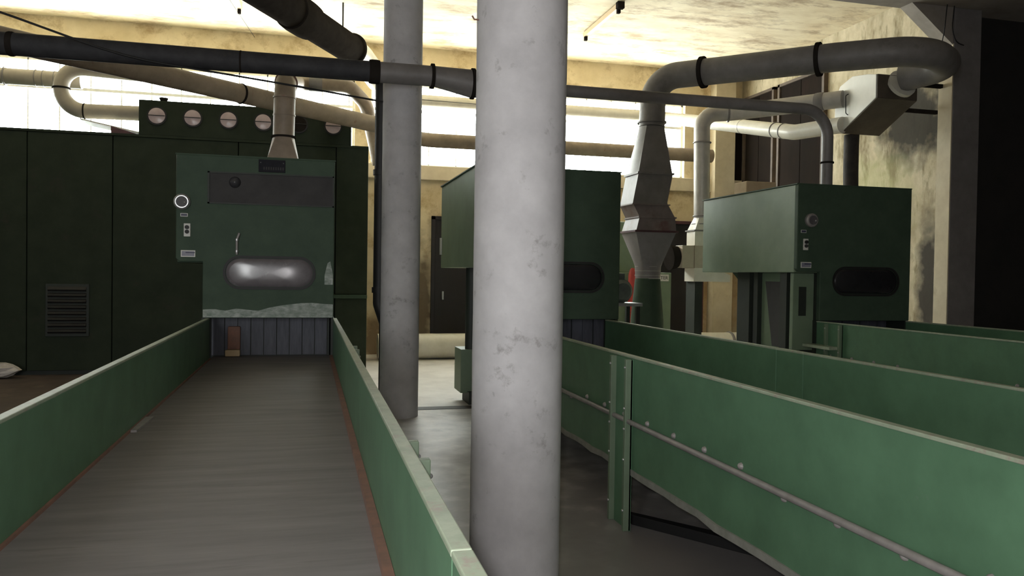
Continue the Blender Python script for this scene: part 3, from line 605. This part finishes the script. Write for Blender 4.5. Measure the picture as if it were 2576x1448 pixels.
# low duct along the floor by the far wall
FP = duct('fat pale duct lying along the floor below the far wall', [(1.15, 13.65, .225), (8.3, 13.65, .225)], .215, D_CREAM, [((7.78, 13.65, .225), (1, 0, 0), .235, .05), ((4.2, 13.65, .225), (1, 0, 0), .235, .05)], name='floor_duct', fm=D_GREY)

# ------------------------------------------------------------------ background machine and small things
BM = thing('filter_cabinet', 'green cabinet with a white lettered sign behind the cone duct', 'cabinet', (5.4, 13.0, 0))
obj('body', box(4.7, 6.03, 12.55, 13.35, .02, 1.55), G_BOX, BM, bevel=.01)
obj('top_section', box(4.55, 5.62, 12.75, 13.35, 1.55, 2.41), G_BOX, BM, bevel=.01)
obj('door', box(5.35, 6.0, 12.53, 12.55, .15, 1.50), G_BOX, BM, bevel=.004)
sg = obj('sign_plate', box(5.60, 5.965, 12.515, 12.53, 1.405, 1.52), WHITEP, BM)
def text(body, size, loc, m, parent):
    cu = bpy.data.curves.new('t', 'FONT'); cu.body = body; cu.size = size; cu.extrude = .001; cu.align_x = 'RIGHT'
    tmp = bpy.data.objects.new('t', cu); COL.objects.link(tmp)
    dg = bpy.context.evaluated_depsgraph_get(); me = bpy.data.meshes.new_from_object(tmp.evaluated_get(dg))
    bpy.data.objects.remove(tmp)
    me.transform(Matrix.Translation(Vector(loc)-root_loc(parent)) @ Matrix.Rotation(PI/2, 4, 'X'))
    me.materials.clear(); me.materials.append(m); me.name = 'lettering'
    o = bpy.data.objects.new('lettering', me); COL.objects.link(o); o.parent = parent
    return o
text('TER', .082, (5.95, 12.512, 1.434), BLACK, sg)
tag(obj('red_canister', MB().tube([(5.25, 12.40, 0), (5.25, 12.40, 1.50), (5.25, 12.40, 1.58), (5.25, 12.40, 1.62)], [.07, .07, .05, .02], 20), RED, None, True), 'red upright canister standing behind the cone duct', 'canister')
sm = thing('junction_box', 'small grey green box standing by the right corner of the far wall', 'box', (8.2, 13.2, 0))
obj('case', box(7.95, 8.35, 13.05, 13.3, 0, .66), MOTOR, sm, bevel=.01); obj('side_plate', box(7.90, 7.945, 13.03, 13.3, 0, .58), G_DARK, sm)
# crumpled plastic bag by the chamber
v = []; rings = []
for i in range(9):
    a = PI*i/8; rings.append([(-4.02+(.02+.26*math.sin(a))*math.cos(2*PI*j/14)*random.uniform(.7, 1.25), 11.9+(.02+.15*math.sin(a))*math.sin(2*PI*j/14)*random.uniform(.7, 1.25), .10-.10*math.cos(a)*random.uniform(.85, 1.1)+.012) for j in range(14)])
tag(obj('plastic_bag', MB().rings(rings), PLASTICW, None), 'crumpled white plastic bag on the floor by the dark chamber', 'bag')
# fluorescent battens on the ceiling
def batten(x, y0, y1, label):
    t = thing('ceiling_batten', label, 'lamp', (x, (y0+y1)/2, CEIL-.12), 'bare lamp battens on the ceiling')
    obj('housing', MB().prism([(x-.05, y0, CEIL-.02), (x+.05, y0, CEIL-.02), (x+.035, y0, CEIL-.085), (x-.035, y0, CEIL-.085)], (0, y1-y0, 0)), LAMPW, t, bevel=.004)
    for yy in (y0-.01, y1-.05): obj('lamp_holder', box(x-.025, x+.025, yy, yy+.06, CEIL-.15, CEIL-.02), D_DARK, t, bevel=.005)
    obj('end_cap', box(x-.055, x+.055, y0-.09, y0, CEIL-.10, CEIL), D_DARK, t, bevel=.006)
batten(4.47, 11.25, 12.75, 'tan lamp batten without a tube on the ceiling right of the near column')
batten(-1.07, 11.55, 13.0, 'tan lamp batten on the ceiling left of the dark slanting duct')
# cables
def cable(label, pts, r, name='cable', n=10, m=BLACK):
    tag(obj(name, MB().tube(fillet(pts, 3.0, 4) if len(pts) > 2 else pts, r, 8), m, None, True), label, 'cable')
cable('black cable sagging from the upper left down to the far column', [(-4.2, 7.45, 4.02), (-2.5, 7.6, 3.62), (-1.6, 7.72, 3.36), (-.2, 8.0, 3.28), (.74, 8.3, 3.24)], .010)
cable('thin wire hanging from the ceiling at the upper left', [(-1.25, 12.3, CEIL-.02), (-.93, 14.35, 5.46)], .004, 'wire')
cable('black cable loop hanging at the top of the right wall pillar', [(8.10, 8.68, 5.06), (8.07, 8.68, 4.75), (8.16, 8.70, 4.6), (8.3, 8.72, 4.58)], .007)
cable('black cable dangling down beside the right wall pillar', [(7.97, 8.66, 5.06), (7.94, 8.68, 4.6), (7.90, 8.8, 4.25), (7.66, 8.95, 4.22)], .006)
cable('thin wire strung along the pale window duct', [(1.2, 14.02, 4.53), (3.2, 14.02, 4.51)], .006, 'wire')
